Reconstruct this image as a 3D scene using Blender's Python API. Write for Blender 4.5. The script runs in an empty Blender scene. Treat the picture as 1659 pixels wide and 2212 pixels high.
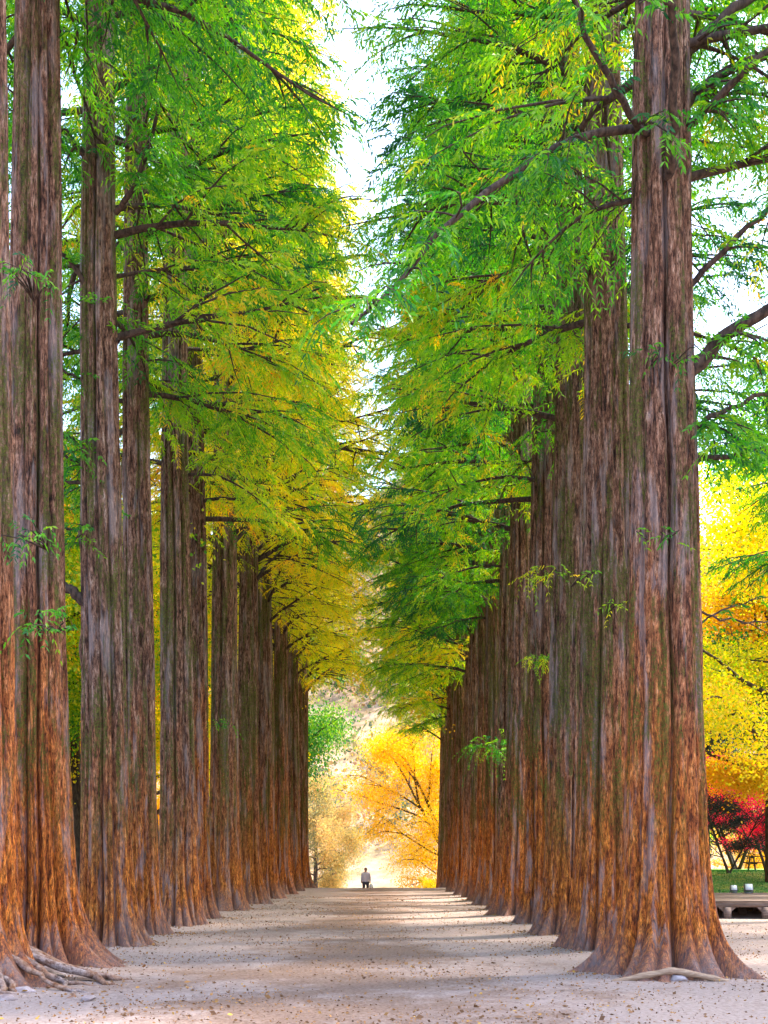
import bpy, math, random
import numpy as np
from mathutils import Vector
S = bpy.context.scene
COL = S.collection
R = math.radians
D2P = 768/1659.0
F = 1200.0; EYE = 1.4; CX = 390.0; HY = 862.0

# ------------------------------------------------------------ camera, light
cam = bpy.data.cameras.new('camera'); camo = bpy.data.objects.new('camera', cam); COL.objects.link(camo)
camo.location = (0, 0, EYE); camo.rotation_euler = (R(90), 0, 0)
cam.sensor_fit = 'AUTO'; cam.sensor_width = 36; cam.lens = 36*F/1024
cam.shift_x = -(CX-384)/1024; cam.shift_y = (HY-512)/1024
cam.clip_start = 0.1; cam.clip_end = 3000
S.camera = camo
SUN_EL, SUN_AZ = 58.0, 66.0          # azimuth clockwise from +Y: ahead and to the right
sd = Vector((math.sin(R(SUN_AZ))*math.cos(R(SUN_EL)), math.cos(R(SUN_AZ))*math.cos(R(SUN_EL)), math.sin(R(SUN_EL))))
world = bpy.data.worlds.new('World'); S.world = world; world.use_nodes = True
wn = world.node_tree; wn.nodes.clear()
sky = wn.nodes.new('ShaderNodeTexSky'); sky.sky_type = 'NISHITA'; sky.sun_disc = False
sky.sun_elevation = R(SUN_EL); sky.sun_rotation = R(SUN_AZ); sky.air_density = 1.0; sky.dust_density = 2.5; sky.ozone_density = 1.0
bg = wn.nodes.new('ShaderNodeBackground'); bg.inputs[1].default_value = 0.15
wo = wn.nodes.new('ShaderNodeOutputWorld')
wn.links.new(sky.outputs[0], bg.inputs[0]); wn.links.new(bg.outputs[0], wo.inputs[0])
sun = bpy.data.lights.new('sun', 'SUN'); sun.energy = 2.3; sun.angle = R(5); sun.color = (1.0, 0.90, 0.74)
suno = bpy.data.objects.new('sun', sun); COL.objects.link(suno)
suno.rotation_euler = sd.to_track_quat('Z', 'Y').to_euler()
S.view_settings.view_transform = 'Standard'; S.view_settings.look = 'None'
S.view_settings.exposure = 2.7; S.view_settings.gamma = 1.0; S.view_settings.use_curve_mapping = False
cy = S.cycles; cy.max_bounces = 7; cy.diffuse_bounces = 4; cy.transmission_bounces = 4; cy.glossy_bounces = 2
cy.transparent_max_bounces = 4; cy.use_denoising = True; cy.caustics_reflective = False; cy.caustics_refractive = False

# ------------------------------------------------------------ helpers
def W(dx, dy, depth):                 # a point seen at (dx, dy) of the photo enlarged to 1659 px, at a depth in metres
    return np.array([(dx*D2P-CX)*depth/F, depth, EYE-(dy*D2P-HY)*depth/F])

def gz(x, y):                         # height of the ground
    x = np.asarray(x, float); y = np.asarray(y, float)
    t = np.clip((y-64)/5, 0, None)
    z = np.where(t < 1, -0.42*t*t, -0.42-0.84*(t-1))
    z = np.maximum(z, -3.2)
    up = np.clip((y-135)/120, 0, 1.6)
    z = z + up**1.25*52*(1+0.18*np.sin(x*0.021+1.0)+0.1*np.sin(x*0.05))
    side = np.clip((np.abs(x)-75)/90, 0, 1.3)
    return z + side**1.3*26

def mesh(name, V, Fq, mat=None, smooth=False, attrs=None):
    V = np.asarray(V, np.float32).reshape(-1, 3); Fq = np.asarray(Fq, np.int32)
    me = bpy.data.meshes.new(name); k = Fq.shape[1]; n = len(Fq)
    me.vertices.add(len(V)); me.vertices.foreach_set('co', V.ravel())
    me.loops.add(n*k); me.loops.foreach_set('vertex_index', Fq.ravel())
    me.polygons.add(n); me.polygons.foreach_set('loop_start', np.arange(0, n*k, k, dtype=np.int32))
    me.polygons.foreach_set('loop_total', np.full(n, k, np.int32))
    if smooth: me.polygons.foreach_set('use_smooth', np.ones(n, bool))
    for an, (dom, arr) in (attrs or {}).items():
        a = me.attributes.new(an, 'FLOAT', dom); a.data.foreach_set('value', np.asarray(arr, np.float32))
    me.update(calc_edges=True)
    if mat: me.materials.append(mat)
    return me

def link(name, data, parent=None, loc=(0, 0, 0)):
    o = bpy.data.objects.new(name, data); COL.objects.link(o); o.location = loc
    if parent: o.parent = parent
    return o
def tag(o, label=None, cat=None, group=None, kind=None):
    if label: o['label'] = label
    if cat: o['category'] = cat
    if group: o['group'] = group
    if kind: o['kind'] = kind
    return o
def empty(name, loc, rz=0):
    o = bpy.data.objects.new(name, None); COL.objects.link(o); o.location = loc; o.rotation_euler = (0, 0, rz); o.empty_display_size = .3
    return o

class MB:
    def __init__(s): s.V = []; s.F = []; s.n = 0
    def add(s, V, Fq):
        V = np.asarray(V, float).reshape(-1, 3); s.V.append(V); s.F.append(np.asarray(Fq, int)+s.n); s.n += len(V)
    def box(s, c, d, rz=0):
        c = np.array(c, float); h = np.array(d, float)/2
        P = np.array([[x, y, z] for x in (-1, 1) for y in (-1, 1) for z in (-1, 1)])*h
        ca, sa = math.cos(rz), math.sin(rz); P = np.stack([P[:, 0]*ca-P[:, 1]*sa, P[:, 0]*sa+P[:, 1]*ca, P[:, 2]], 1)+c
        s.add(P, [[0, 1, 3, 2], [4, 6, 7, 5], [0, 4, 5, 1], [2, 3, 7, 6], [0, 2, 6, 4], [1, 5, 7, 3]])
    def tube(s, pts, rad, k=6):
        pts = np.asarray(pts, float); n = len(pts); rad = np.broadcast_to(rad, (n,)).astype(float)
        T = np.gradient(pts, axis=0); T /= np.linalg.norm(T, axis=1)[:, None]+1e-9
        ref = np.array([0, 0, 1.0]) if abs(T[0][2]) < .8 else np.array([1.0, 0, 0])
        A = np.cross(T, ref); A /= np.linalg.norm(A, axis=1)[:, None]+1e-9; B = np.cross(T, A)
        a = np.arange(k)/k*2*np.pi
        V = pts[:, None]+rad[:, None, None]*(np.cos(a)[None, :, None]*A[:, None]+np.sin(a)[None, :, None]*B[:, None])
        i = np.arange(n-1)[:, None]*k; j = np.arange(k)[None]; j2 = (j+1) % k
        Q = np.stack([i+j, i+j2, i+k+j2, i+k+j], -1).reshape(-1, 4)
        s.add(V.reshape(-1, 3), Q)
    def mesh(s, name, mat, smooth=True): return mesh(name, np.concatenate(s.V), np.concatenate(s.F), mat, smooth)

# ------------------------------------------------------------ materials
class NT:
    def __init__(s, name):
        s.m = bpy.data.materials.new(name); s.m.use_nodes = True; s.t = s.m.node_tree; s.t.nodes.clear()
        s.out = s.t.nodes.new('ShaderNodeOutputMaterial')
    def n(s, typ, **kw):
        nd = s.t.nodes.new(typ)
        for k, v in kw.items():
            if k.startswith('_'): setattr(nd, k[1:], v)
        return nd
    def l(s, a, b): s.t.links.new(a, b)
    def coords(s, scale=(1, 1, 1), rnd=True):
        tc = s.n('ShaderNodeTexCoord'); mp = s.n('ShaderNodeMapping'); mp.inputs['Scale'].default_value = scale
        if rnd:
            oi = s.n('ShaderNodeObjectInfo'); ad = s.n('ShaderNodeVectorMath', _operation='MULTIPLY_ADD')
            cb = s.n('ShaderNodeCombineXYZ'); s.l(oi.outputs['Random'], cb.inputs[0]); s.l(oi.outputs['Random'], cb.inputs[1]); s.l(oi.outputs['Random'], cb.inputs[2])
            ad.inputs[1].default_value = (37, 53, 71); s.l(cb.outputs[0], ad.inputs[0]); s.l(tc.outputs['Object'], ad.inputs[2]); s.l(ad.outputs[0], mp.inputs[0])
        else: s.l(tc.outputs['Object'], mp.inputs[0])
        return mp.outputs[0]
    def noise(s, co, sc, det=4, rough=.55, dist=0):
        x = s.n('ShaderNodeTexNoise'); x.inputs['Scale'].default_value = sc; x.inputs['Detail'].default_value = det
        x.inputs['Roughness'].default_value = rough; x.inputs['Distortion'].default_value = dist; s.l(co, x.inputs['Vector']); return x.outputs[0]
    def ramp(s, f, st):
        r = s.n('ShaderNodeValToRGB'); e = r.color_ramp.elements
        while len(e) < len(st): e.new(.5)
        for q, (p, c) in zip(e, st):
            q.position = p; q.color = (c, c, c, 1) if not hasattr(c, '__len__') else (*c, 1)
        s.l(f, r.inputs[0]); return r.outputs[0]
    def mix(s, f, a, b, bt='MIX'):
        m = s.n('ShaderNodeMix', _data_type='RGBA', _blend_type=bt)
        for v, i in ((f, 0), (a, 6), (b, 7)):
            if hasattr(v, 'links'): s.l(v, m.inputs[i])
            elif i == 0: m.inputs[0].default_value = v
            else: m.inputs[i].default_value = (*v, 1)
        return m.outputs[2]
    def math(s, op, a, b=0.0, c=None):
        m = s.n('ShaderNodeMath', _operation=op)
        for v, i in ((a, 0), (b, 1), (c, 2)):
            if v is None: continue
            if hasattr(v, 'links'): s.l(v, m.inputs[i])
            else: m.inputs[i].default_value = v
        return m.outputs[0]
    def bump(s, h, st, dist):
        b = s.n('ShaderNodeBump'); b.inputs['Strength'].default_value = st; b.inputs['Distance'].default_value = dist; s.l(h, b.inputs['Height']); return b.outputs[0]
    def pbr(s, col, rough=.8, nrm=None, spec=.3, metal=0):
        p = s.n('ShaderNodeBsdfPrincipled')
        if hasattr(col, 'links'): s.l(col, p.inputs['Base Color'])
        else: p.inputs['Base Color'].default_value = (*col, 1)
        p.inputs['Roughness'].default_value = rough; p.inputs['Specular IOR Level'].default_value = spec; p.inputs['Metallic'].default_value = metal
        if nrm is not None: s.l(nrm, p.inputs['Normal'])
        s.l(p.outputs[0], s.out.inputs[0]); return s.m

def bark_material(name='bark', amber=1.0):
    t = NT(name)
    tc = t.n('ShaderNodeTexCoord'); sp = t.n('ShaderNodeSeparateXYZ'); t.l(tc.outputs['Object'], sp.inputs[0]); z = sp.outputs[2]
    cf = t.coords((8, 8, 1.35)); cm = t.coords((2.2, 2.2, .22)); cs = t.coords((1, 1, 1)); cw = t.coords((22, 22, 1.6))
    fib = t.noise(cf, 2.0, 8, .72, .5); fine = t.noise(cw, 2.4, 5, .75); blot = t.noise(cm, 1.6, 4, .6); spot = t.noise(cs, 26, 3, .7)
    # weathered grey-brown bark
    upper = t.ramp(fib, [(.38, (.024, .015, .012)), (.46, (.155, .076, .048)), (.55, (.285, .165, .112)), (.68, (.48, .36, .29))])
    # worn cinnamon bark of the butts, warm low glow put into its colour, with an uneven upper edge
    lower = t.ramp(fib, [(.34, (.08, .022, .008)), (.45, (.36, .092, .018)), (.57, (.68, .225, .030)), (.72, (.68, .34, .14))])
    zz = t.math('MULTIPLY_ADD', blot, 5.5, -2.75); oi = t.n('ShaderNodeObjectInfo'); zn = t.math('ADD', t.math('ADD', z, zz), t.math('MULTIPLY_ADD', oi.outputs['Random'], 2.4, -1.2))
    zf = t.n('ShaderNodeMapRange'); zf.inputs[1].default_value = 1.3; zf.inputs[2].default_value = 4.8; zf.inputs[3].default_value = amber; zf.inputs[4].default_value = 0.04*amber
    t.l(zn, zf.inputs[0])
    col = t.mix(zf.outputs[0], upper, lower)
    flk = t.noise(t.coords((30, 30, 7.5)), 1.4, 5, .78, .3)
    gr = t.ramp(flk, [(.38, (.16, .13, .12)), (.47, (.70, .66, .64)), (.55, (1.15, 1.15, 1.15)), (.64, (1.7, 1.75, 1.8))])  # flake grain, with relief shading of the bump put into the colour
    col = t.mix(1.0, col, gr, 'MULTIPLY')
    col = t.mix(1.0, col, t.ramp(oi.outputs['Random'], [(.0, (.78, .74, .74)), (.3, (1.15, 1.05, 1.0)), (.6, (.92, .92, .95)), (1.0, (1.12, 1.1, 1.08))]), 'MULTIPLY')
    # silvery lichen runs
    lic = t.ramp(t.noise(t.coords((3.4, 3.4, .42)), 1.5, 6, .66), [(.52, 0.0), (.62, .7)])
    col = t.mix(t.math('MULTIPLY', lic, t.ramp(fine, [(.3, .3), (.6, .9)])), col, (.40, .335, .335))
    # moss streaks between 1 and 12 m
    mo = t.ramp(t.noise(t.coords((3.2, 3.2, .36)), 1.15, 7, .7, .3), [(.495, 0.0), (.545, .85)])
    mz = t.ramp(t.math('DIVIDE', z, 20), [(.05, 0.0), (.14, 1.0), (.55, 1.0), (.7, .2)])
    mo = t.math('MULTIPLY', t.math('MULTIPLY', mo, mz), t.ramp(spot, [(.36, .25), (.56, 1.0)]))
    mcol = t.ramp(spot, [(.35, (.022, .030, .006)), (.55, (.085, .105, .012)), (.7, (.17, .19, .02))])
    col = t.mix(mo, col, mcol)
    # dust at the very foot
    dz = t.math('ADD', z, t.math('MULTIPLY_ADD', blot, .9, -.5))
    df = t.n('ShaderNodeMapRange'); df.inputs[1].default_value = .0; df.inputs[2].default_value = .55; df.inputs[3].default_value = .65; df.inputs[4].default_value = 0.0; t.l(dz, df.inputs[0])
    col = t.mix(df.outputs[0], col, (.25, .185, .18))
    h = t.math('ADD', t.math('ADD', fib, t.math('MULTIPLY', flk, .9)), t.math('ADD', t.math('MULTIPLY', fine, .45), t.math('MULTIPLY', spot, .18)))
    return t.pbr(col, .82, t.bump(h, 1.0, .06), .25)

def limb_material(name, a, b):
    t = NT(name); f = t.noise(t.coords((6, 6, 2)), 3, 4)
    return t.pbr(t.ramp(f, [(.35, a), (.65, b)]), .85, t.bump(f, .6, .01), .2)

def leaf_material(name, stops, trans=.55, gain=1.0):
    t = NT(name)
    at = t.n('ShaderNodeAttribute', _attribute_name='rnd'); at2 = t.n('ShaderNodeAttribute', _attribute_name='clump')
    f = t.math('ADD', t.math('MULTIPLY', at.outputs['Fac'], .45), t.math('MULTIPLY', at2.outputs['Fac'], .55))
    col = t.ramp(f, stops)
    d = t.n('ShaderNodeBsdfDiffuse'); tr = t.n('ShaderNodeBsdfTranslucent'); gl = t.n('ShaderNodeBsdfGlossy'); gl.inputs['Roughness'].default_value = .45
    gl.inputs['Color'].default_value = (.8, .8, .8, 1)
    mx = t.n('ShaderNodeMixShader'); mx.inputs[0].default_value = trans
    t.l(col, d.inputs[0])
    hs = t.n('ShaderNodeHueSaturation'); hs.inputs['Saturation'].default_value = 1.05; hs.inputs['Value'].default_value = 1.5; t.l(col, hs.inputs['Color'])
    t.l(hs.outputs[0], tr.inputs[0]); t.l(d.outputs[0], mx.inputs[1]); t.l(tr.outputs[0], mx.inputs[2])
    m2 = t.n('ShaderNodeMixShader'); m2.inputs[0].default_value = .03; t.l(mx.outputs[0], m2.inputs[1]); t.l(gl.outputs[0], m2.inputs[2])
    t.l(m2.outputs[0], t.out.inputs[0]); return t.m

BARK = bark_material()
LIMB = limb_material('limb_bark', (.020, .013, .011), (.085, .055, .042))
TWIG = limb_material('dark_limb', (.03, .022, .02), (.10, .075, .06))
L_GREEN = leaf_material('leaf_green', [(.18, (.006, .075, .028)), (.36, (.030, .20, .012)), (.52, (.10, .34, .008)), (.74, (.30, .47, .008)), (.93, (.75, .40, .010))])
L_LIME = leaf_material('leaf_lime', [(.16, (.03, .18, .014)), (.36, (.16, .38, .008)), (.54, (.42, .54, .008)), (.74, (.76, .56, .010)), (.93, (.82, .27, .010))])
L_YEL = leaf_material('leaf_yellow', [(.15, (.20, .38, .010)), (.40, (.60, .60, .010)), (.66, (.88, .64, .012)), (.90, (.86, .36, .010))], .55)
L_GOLD = leaf_material('leaf_gold', [(.15, (.42, .28, .005)), (.5, (.74, .47, .005)), (.88, (.74, .32, .005))], .5)
L_RED = leaf_material('leaf_red', [(.15, (.30, .006, .07)), (.5, (.80, .016, .10)), (.88, (.85, .10, .05))], .55)
L_ORANGE = leaf_material('leaf_orange', [(.15, (.22, .22, .012)), (.45, (.65, .26, .012)), (.88, (.75, .14, .012))], .45)
L_DARK = leaf_material('leaf_dark', [(.15, (.012, .020, .026)), (.5, (.022, .042, .050)), (.85, (.05, .09, .06))], .25)
L_MAPLE = leaf_material('leaf_maple_green', [(.15, (.010, .09, .03)), (.5, (.04, .20, .02)), (.85, (.24, .38, .012))], .5)
L_OLIVE = leaf_material('leaf_olive', [(.15, (.08, .12, .07)), (.4, (.25, .24, .09)), (.62, (.58, .40, .11)), (.88, (.62, .30, .12))], .4)
L_FOREST = leaf_material('leaf_forest', [(.12, (.03, .07, .05)), (.32, (.10, .14, .06)), (.52, (.26, .20, .08)), (.72, (.34, .17, .08)), (.9, (.34, .22, .17))], .35)

# ------------------------------------------------------------ foliage builders
def leaf_quads(p, d, l, w, rng, droop=.25):
    n = len(p); d = d/(np.linalg.norm(d, axis=1)[:, None]+1e-9)
    r = rng.normal(size=(n, 3)); r[:, 2] *= .45
    s = np.cross(d, np.cross(r, d)+1e-6); s = np.cross(d, r); s /= np.linalg.norm(s, axis=1)[:, None]+1e-9
    l = l[:, None]; w = w[:, None]
    tip = p+d*l; tip[:, 2] -= (l*droop)[:, 0]
    mid = p+d*l*.5
    V = np.stack([p, mid+s*w*.5, tip, mid-s*w*.5], 1)
    return V.reshape(-1, 3), np.arange(n*4).reshape(n, 4)

def branch_path(base, az, el0, L, n, rng, curve=0.0, wob=.12):
    pts = [np.array(base, float)]; st = L/(n-1); a = az; e = el0
    for i in range(n-1):
        pts.append(pts[-1]+st*np.array([math.cos(a)*math.cos(e), math.sin(a)*math.cos(e), math.sin(e)]))
        e += curve/(n-1)+rng.normal()*wob*.5; a += rng.normal()*wob
    return np.array(pts)

def interp(P, t):
    n = len(P)-1; x = np.clip(t, 0, .9999)*n; i = x.astype(int); f = (x-i)[:, None]
    return P[i]*(1-f)+P[i+1]*f, (P[i+1]-P[i])

def twig_leaves(base, dirs, L, rng, per=.055, leaf=.12, lw=.028, droop=.35):
    """feathery sprays: rows of narrow leaves on both sides of each drooping twig"""
    P = []; Dn = []; tid = []
    N = len(base); m = max(3, int(np.mean(L)/per)); t = (np.arange(m)+.5)/m
    d = dirs/(np.linalg.norm(dirs, axis=1)[:, None]+1e-9)
    pos = base[:, None]+d[:, None]*(L[:, None]*t)[..., None]
    pos[..., 2] -= (droop*L[:, None]*t**2)
    td = d[:, None]-np.array([0, 0, 1])*(2*droop*t)[None, :, None]
    td = td/np.linalg.norm(td, axis=2)[..., None]
    side = np.cross(td, np.array([0, 0, 1.0])); side /= np.linalg.norm(side, axis=2)[..., None]+1e-6
    tilt = rng.normal(0, .55, (N, 1, 1)); side = side+tilt*np.array([0, 0, 1.0]); side /= np.linalg.norm(side, axis=2)[..., None]
    outs = []
    for sg in (-1, 1):
        dd = td*.75+side*sg*.8+rng.normal(0, .22, pos.shape); dd[..., 2] -= .22
        outs.append((pos.reshape(-1, 3), dd.reshape(-1, 3)))
    P = np.concatenate([o[0] for o in outs]); Dn = np.concatenate([o[1] for o in outs])
    tw = np.tile(np.repeat(np.arange(N), m), 2)
    tt = np.tile(np.tile(t, N), 2)
    l = leaf*(1-.45*np.abs(tt-.45))*rng.uniform(.7, 1.25, len(P)); w = lw*rng.uniform(.7, 1.3, len(P))
    V, Q = leaf_quads(P, Dn, l, w, rng, .2)
    return V, Q, tw

def fronds_on(P, L, rng, dens=9.0, tl=(.35, .95), t0=.12, **kw):
    """twigs along a branch path, both sides"""
    n = max(4, int(L*dens)); t = t0+(1-t0)*np.sort(rng.uniform(0, 1, n)**.85)
    b, d = interp(P, t); d = d/np.linalg.norm(d, axis=1)[:, None]
    side = np.cross(d, [0, 0, 1.0]); side /= np.linalg.norm(side, axis=1)[:, None]+1e-6
    sg = np.where(rng.uniform(size=n) < .5, -1, 1)[:, None]
    dr = d*rng.uniform(.2, .9, (n, 1))+side*sg*rng.uniform(.5, 1, (n, 1))+rng.normal(0, .2, (n, 3)); dr[:, 2] -= .12
    tip = t > .93; dr[tip] = d[tip]+rng.normal(0, .3, (tip.sum(), 3))
    TL = rng.uniform(*tl, n)*(1.1-.45*t)
    return b, dr, TL

class Foliage:
    def __init__(s): s.V = []; s.Q = []; s.r = []; s.c = []; s.n = 0
    def add(s, V, Q, r, c): s.V.append(V); s.Q.append(Q+s.n); s.r.append(r); s.c.append(c); s.n += len(V)
    def mesh(s, name, mat):
        return mesh(name, np.concatenate(s.V), np.concatenate(s.Q), mat, False, {'rnd': ('FACE', np.concatenate(s.r)), 'clump': ('FACE', np.concatenate(s.c))})
    def twigs(s, b, d, L, rng, clump, **kw):
        V, Q, tw = twig_leaves(b, d, L, rng, **kw)
        n = len(L); tr = np.clip(rng.normal(.5, .22, n), 0, 1)
        s.add(V, Q, np.clip(tr[tw]+rng.normal(0, .1, len(Q)), 0, 1), np.clip(np.broadcast_to(clump, (n,))[tw], 0, 1))

def lane_crown(seed, h0=9.0, H=31.0, nb=84, lmax=4.0, dens=6.6, gap=.55, gh=15, steep=0.0, pw=1.35, wisps=12):
    """limbs and foliage meshes of one lane tree, trunk axis at the origin"""
    rng = np.random.default_rng(seed); fo = Foliage(); lb = MB(); az = rng.uniform(0, 6.28)
    for i in range(nb):
        u = (i+.5)/nb; h = h0+(H-h0)*u**1.12; az += 2.4+rng.normal()*.25
        a = az % (2*math.pi)
        if h < gh and abs((a-1.5*math.pi+math.pi) % (2*math.pi)-math.pi) < gap: continue
        L = (lmax*(1-u**pw)+.55)*rng.uniform(.50, 1.18)
        el = R(rng.uniform(2, 24)+38*u+steep)
        P = branch_path((0, 0, h), a, el, L, 8, rng, curve=-.75+.5*u)
        r0 = .020+.011*L
        lb.tube(P, np.linspace(r0, .006, 8), 5)
        b, d, TL = fronds_on(P, L, rng, dens)
        # secondary boughs
        for j in range(int(3+L*1.2)):
            t = rng.uniform(.18, .85); pb, pd = interp(P, np.array([t])); pa = math.atan2(pd[0][1], pd[0][0])+rng.choice([-1, 1])*rng.uniform(.5, 1.1)
            l2 = L*(1-t)*.75+.35; P2 = branch_path(pb[0], pa, rng.uniform(-.25, .3), l2, 5, rng, curve=-.5)
            lb.tube(P2, np.linspace(r0*.4, .004, 5), 4)
            b2, d2, T2 = fronds_on(P2, l2, rng, dens*1.15, t0=.05)
            b = np.concatenate([b, b2]); d = np.concatenate([d, d2]); TL = np.concatenate([TL, T2])
        cl = np.clip(rng.normal(.45, .22), 0, 1)
        fo.twigs(b, d, TL, rng, np.clip(cl+rng.normal(0, .08, len(b)), 0, 1))
    for i in range(wisps):                                  # long fine upswept shoots with few leaves
        h = h0+1+(H-h0)*.75*rng.uniform(0, 1); L = rng.uniform(3.4, 5.6); P = branch_path((0, 0, h), rng.uniform(0, 6.28), R(rng.uniform(38, 62)), L, 9, rng, curve=-.25, wob=.06)
        if h < gh and abs((math.atan2(P[1][1], P[1][0])+.5*math.pi)) < gap: continue
        lb.tube(P, np.linspace(.022, .005, 9), 4); b, d, TL = fronds_on(P, L, rng, 4.5, (.2, .6), .3)
        fo.twigs(b, d, TL, rng, np.clip(rng.normal(.62, .12, len(b)), 0, 1))
    return fo.mesh('foliage', L_GREEN), lb.mesh('limbs', LIMB)

def broad_crown(seed, H=12, cr=4.5, cz0=.25, leaf=.08, n_l=80000, stems=1, weep=False, spread=.5):
    rng = np.random.default_rng(seed); lb = MB(); tips = []
    th = H*cz0
    for sidx in range(stems):
        az0 = rng.uniform(0, 6.28); el = R(88) if stems == 1 else R(rng.uniform(58, 80))
        T = branch_path((rng.normal(0, .12)*(stems > 1), rng.normal(0, .12)*(stems > 1), 0), az0, el, H*.72, 8, rng, curve=0, wob=.07)
        lb.tube(T, np.linspace(H*.020/(stems**.4), H*.004, 8), 7)
        nl = int(16/(stems**.5))
        for i in range(nl):
            t = cz0+(.98-cz0)*(i+.5)/nl; pb, _ = interp(T, np.array([t])); u = (t-cz0)/(1-cz0)
            L = cr*(.55+.65*math.sin(math.pi*(.18+.72*u)))*rng.uniform(.7, 1.1)*(1-.25*u)
            a = i*2.4+az0+rng.normal()*.3
            P = branch_path(pb[0], a, R(rng.uniform(10, 40)+25*u), L, 7, rng, curve=-.9 if weep else -.1, wob=.16)
            lb.tube(P, np.linspace(H*.006, .012, 7), 5)
            for j in range(5):
                tj = rng.uniform(.3, 1.0); pc, pd = interp(P, np.array([tj])); a2 = math.atan2(pd[0][1], pd[0][0])+rng.uniform(-1.3, 1.3)
                P2 = branch_path(pc[0], a2, rng.uniform(-.3, .7), L*.42*rng.uniform(.6, 1.2), 5, rng, curve=-1.2 if weep else -.2, wob=.2)
                lb.tube(P2, np.linspace(H*.0025, .006, 5), 4); tips.append(P2)
    fo = Foliage(); per = n_l//len(tips)
    for P2 in tips:
        t = rng.uniform(.05, 1, per); p, _ = interp(P2, t)
        off = rng.normal(0, spread, (per, 3))*np.array([1, 1, .55])
        if weep: off[:, 2] -= np.abs(rng.normal(0, 1.2, per))
        p = p+off; d = rng.normal(size=(per, 3)); d[:, 2] = -abs(d[:, 2])*.5 if not weep else -abs(d[:, 2])*2
        l = leaf*rng.uniform(.6, 1.3, per); V, Q = leaf_quads(p, d, l, l*(.75 if not weep else .3), rng, .1)
        c = np.clip(rng.normal(.5, .2), 0, 1)
        fo.add(V, Q, rng.uniform(0, 1, per), np.clip(c+rng.normal(0, .06, per), 0, 1))
    return fo.mesh('crown', L_YEL), lb.mesh('trunk', TWIG)

# ------------------------------------------------------------ trunks of the lane
def trunk_mesh(seed, R0, H=31, nth=132, nz=150, flare=1.0, depth=1.0):
    rng = np.random.default_rng(seed)
    zs = np.concatenate([[-.35], np.linspace(0, 1, nz)**1.9*H]); zs[1] = 0
    th = np.arange(nth)/nth*2*np.pi
    n = int(rng.integers(9, 12)); wd = rng.uniform(.55, 1.5, n); edge = np.cumsum(wd)/wd.sum()*2*np.pi+rng.uniform(0, 6.28)
    vd = rng.uniform(.12, .42, n)*depth; vd[rng.integers(0, n, 4)] = .55*depth; pr = rng.uniform(-.09, .12, n); fl = rng.uniform(.55, 1.5, n)
    ph = rng.uniform(0, 6.28, (n, 3)); fq = rng.uniform(.25, .8, (n, 2))
    V = np.zeros((len(zs), nth, 3)); nf = int(rng.integers(30, 40)); fph = rng.uniform(0, 6.28, 4)
    lx, ly = rng.normal(0, .004, 2); bx = rng.uniform(0, 6.28, 2)
    for k, z in enumerate(zs):
        zc = max(z, 0)
        e = edge+.07*np.sin(zc*fq[:, 0]+ph[:, 0])+.035*np.sin(zc*fq[:, 1]*3+ph[:, 1])
        e = np.sort(e % (2*np.pi)); o = np.argsort(edge % (2*np.pi))
        idx = np.searchsorted(e, th, side='right') % n       # lobe between e[idx-1] and e[idx]
        lo = e[(idx-1) % n]; hi = e[idx]; span = (hi-lo) % (2*np.pi); span = np.where(span < 1e-3, 1, span)
        u = ((th-lo) % (2*np.pi))/span; u = np.clip(u, 0, 1)
        bulge = np.clip(1-np.abs(2*u-1)**2.6, 0, 1)**.55; ns = 2+(idx % 2); sb = np.abs(np.sin(np.pi*(u*ns+.12*np.sin(zc*.6+idx))))**.6; sub = (1-sb)*bulge
        dv = vd*(.75+.35*np.sin(zc*.5+ph[:, 2])); dv = dv[o]
        dl = np.where(u < .5, dv[(idx-1) % n], dv[idx])*math.exp(-zc/30)
        prz = pr[o][idx]*math.exp(-zc/12); flk = fl[o][idx]
        fine = .014*np.abs(np.sin(th*nf/2+fph[0]+.5*math.sin(zc*.4)))+.008*np.sin(th*nf*.37+fph[1]+zc*.9)+.007*np.sin(th*5+zc*2.3+fph[2])*np.sin(zc*1.7+fph[3])
        Rz = R0*max(1-zc/(H+1.5), .02)**.8
        r = Rz*(1+prz-dl*(1-bulge)-.075*sub+fine*2.0)
        F1 = R0*(.78*math.exp(-zc/.30)+.42*math.exp(-zc/1.15))*flare
        r = r+F1*(.22+.95*bulge-.42*sub+4*fine)*flk+(-.0 if z >= 0 else .06)
        V[k, :, 0] = r*np.cos(th)+lx*zc*1.0+.03*math.sin(zc*.35+bx[0]); V[k, :, 1] = r*np.sin(th)+ly*zc+.03*math.sin(zc*.3+bx[1]); V[k, :, 2] = z
    for q in range(7):
        t0 = rng.uniform(0, 6.28); z0 = rng.uniform(1.5, 13); am = rng.uniform(.05, .12)*rng.choice([1, 1, -1]); wz = rng.uniform(.10, .28); wt = rng.uniform(.10, .2)
        dth = (th-t0+math.pi) % (2*math.pi)-math.pi; g = np.exp(-(dth/wt)**2)[None]*np.exp(-((zs-z0)/wz)**2)[:, None]; g = g*(1-1.6*np.exp(-(dth/wt*2.4)**2)[None]*np.exp(-((zs-z0)/wz*2.2)**2)[:, None])
        V[:, :, 0] += am*g*np.cos(th); V[:, :, 1] += am*g*np.sin(th)
    nzt = len(zs); i = np.arange(nzt-1)[:, None]*nth; j = np.arange(nth)[None]; j2 = (j+1) % nth
    Q = np.stack([i+j, i+j2, i+nth+j2, i+nth+j], -1).reshape(-1, 4)
    return mesh('trunk', V.reshape(-1, 3), Q, BARK, True)

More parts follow.
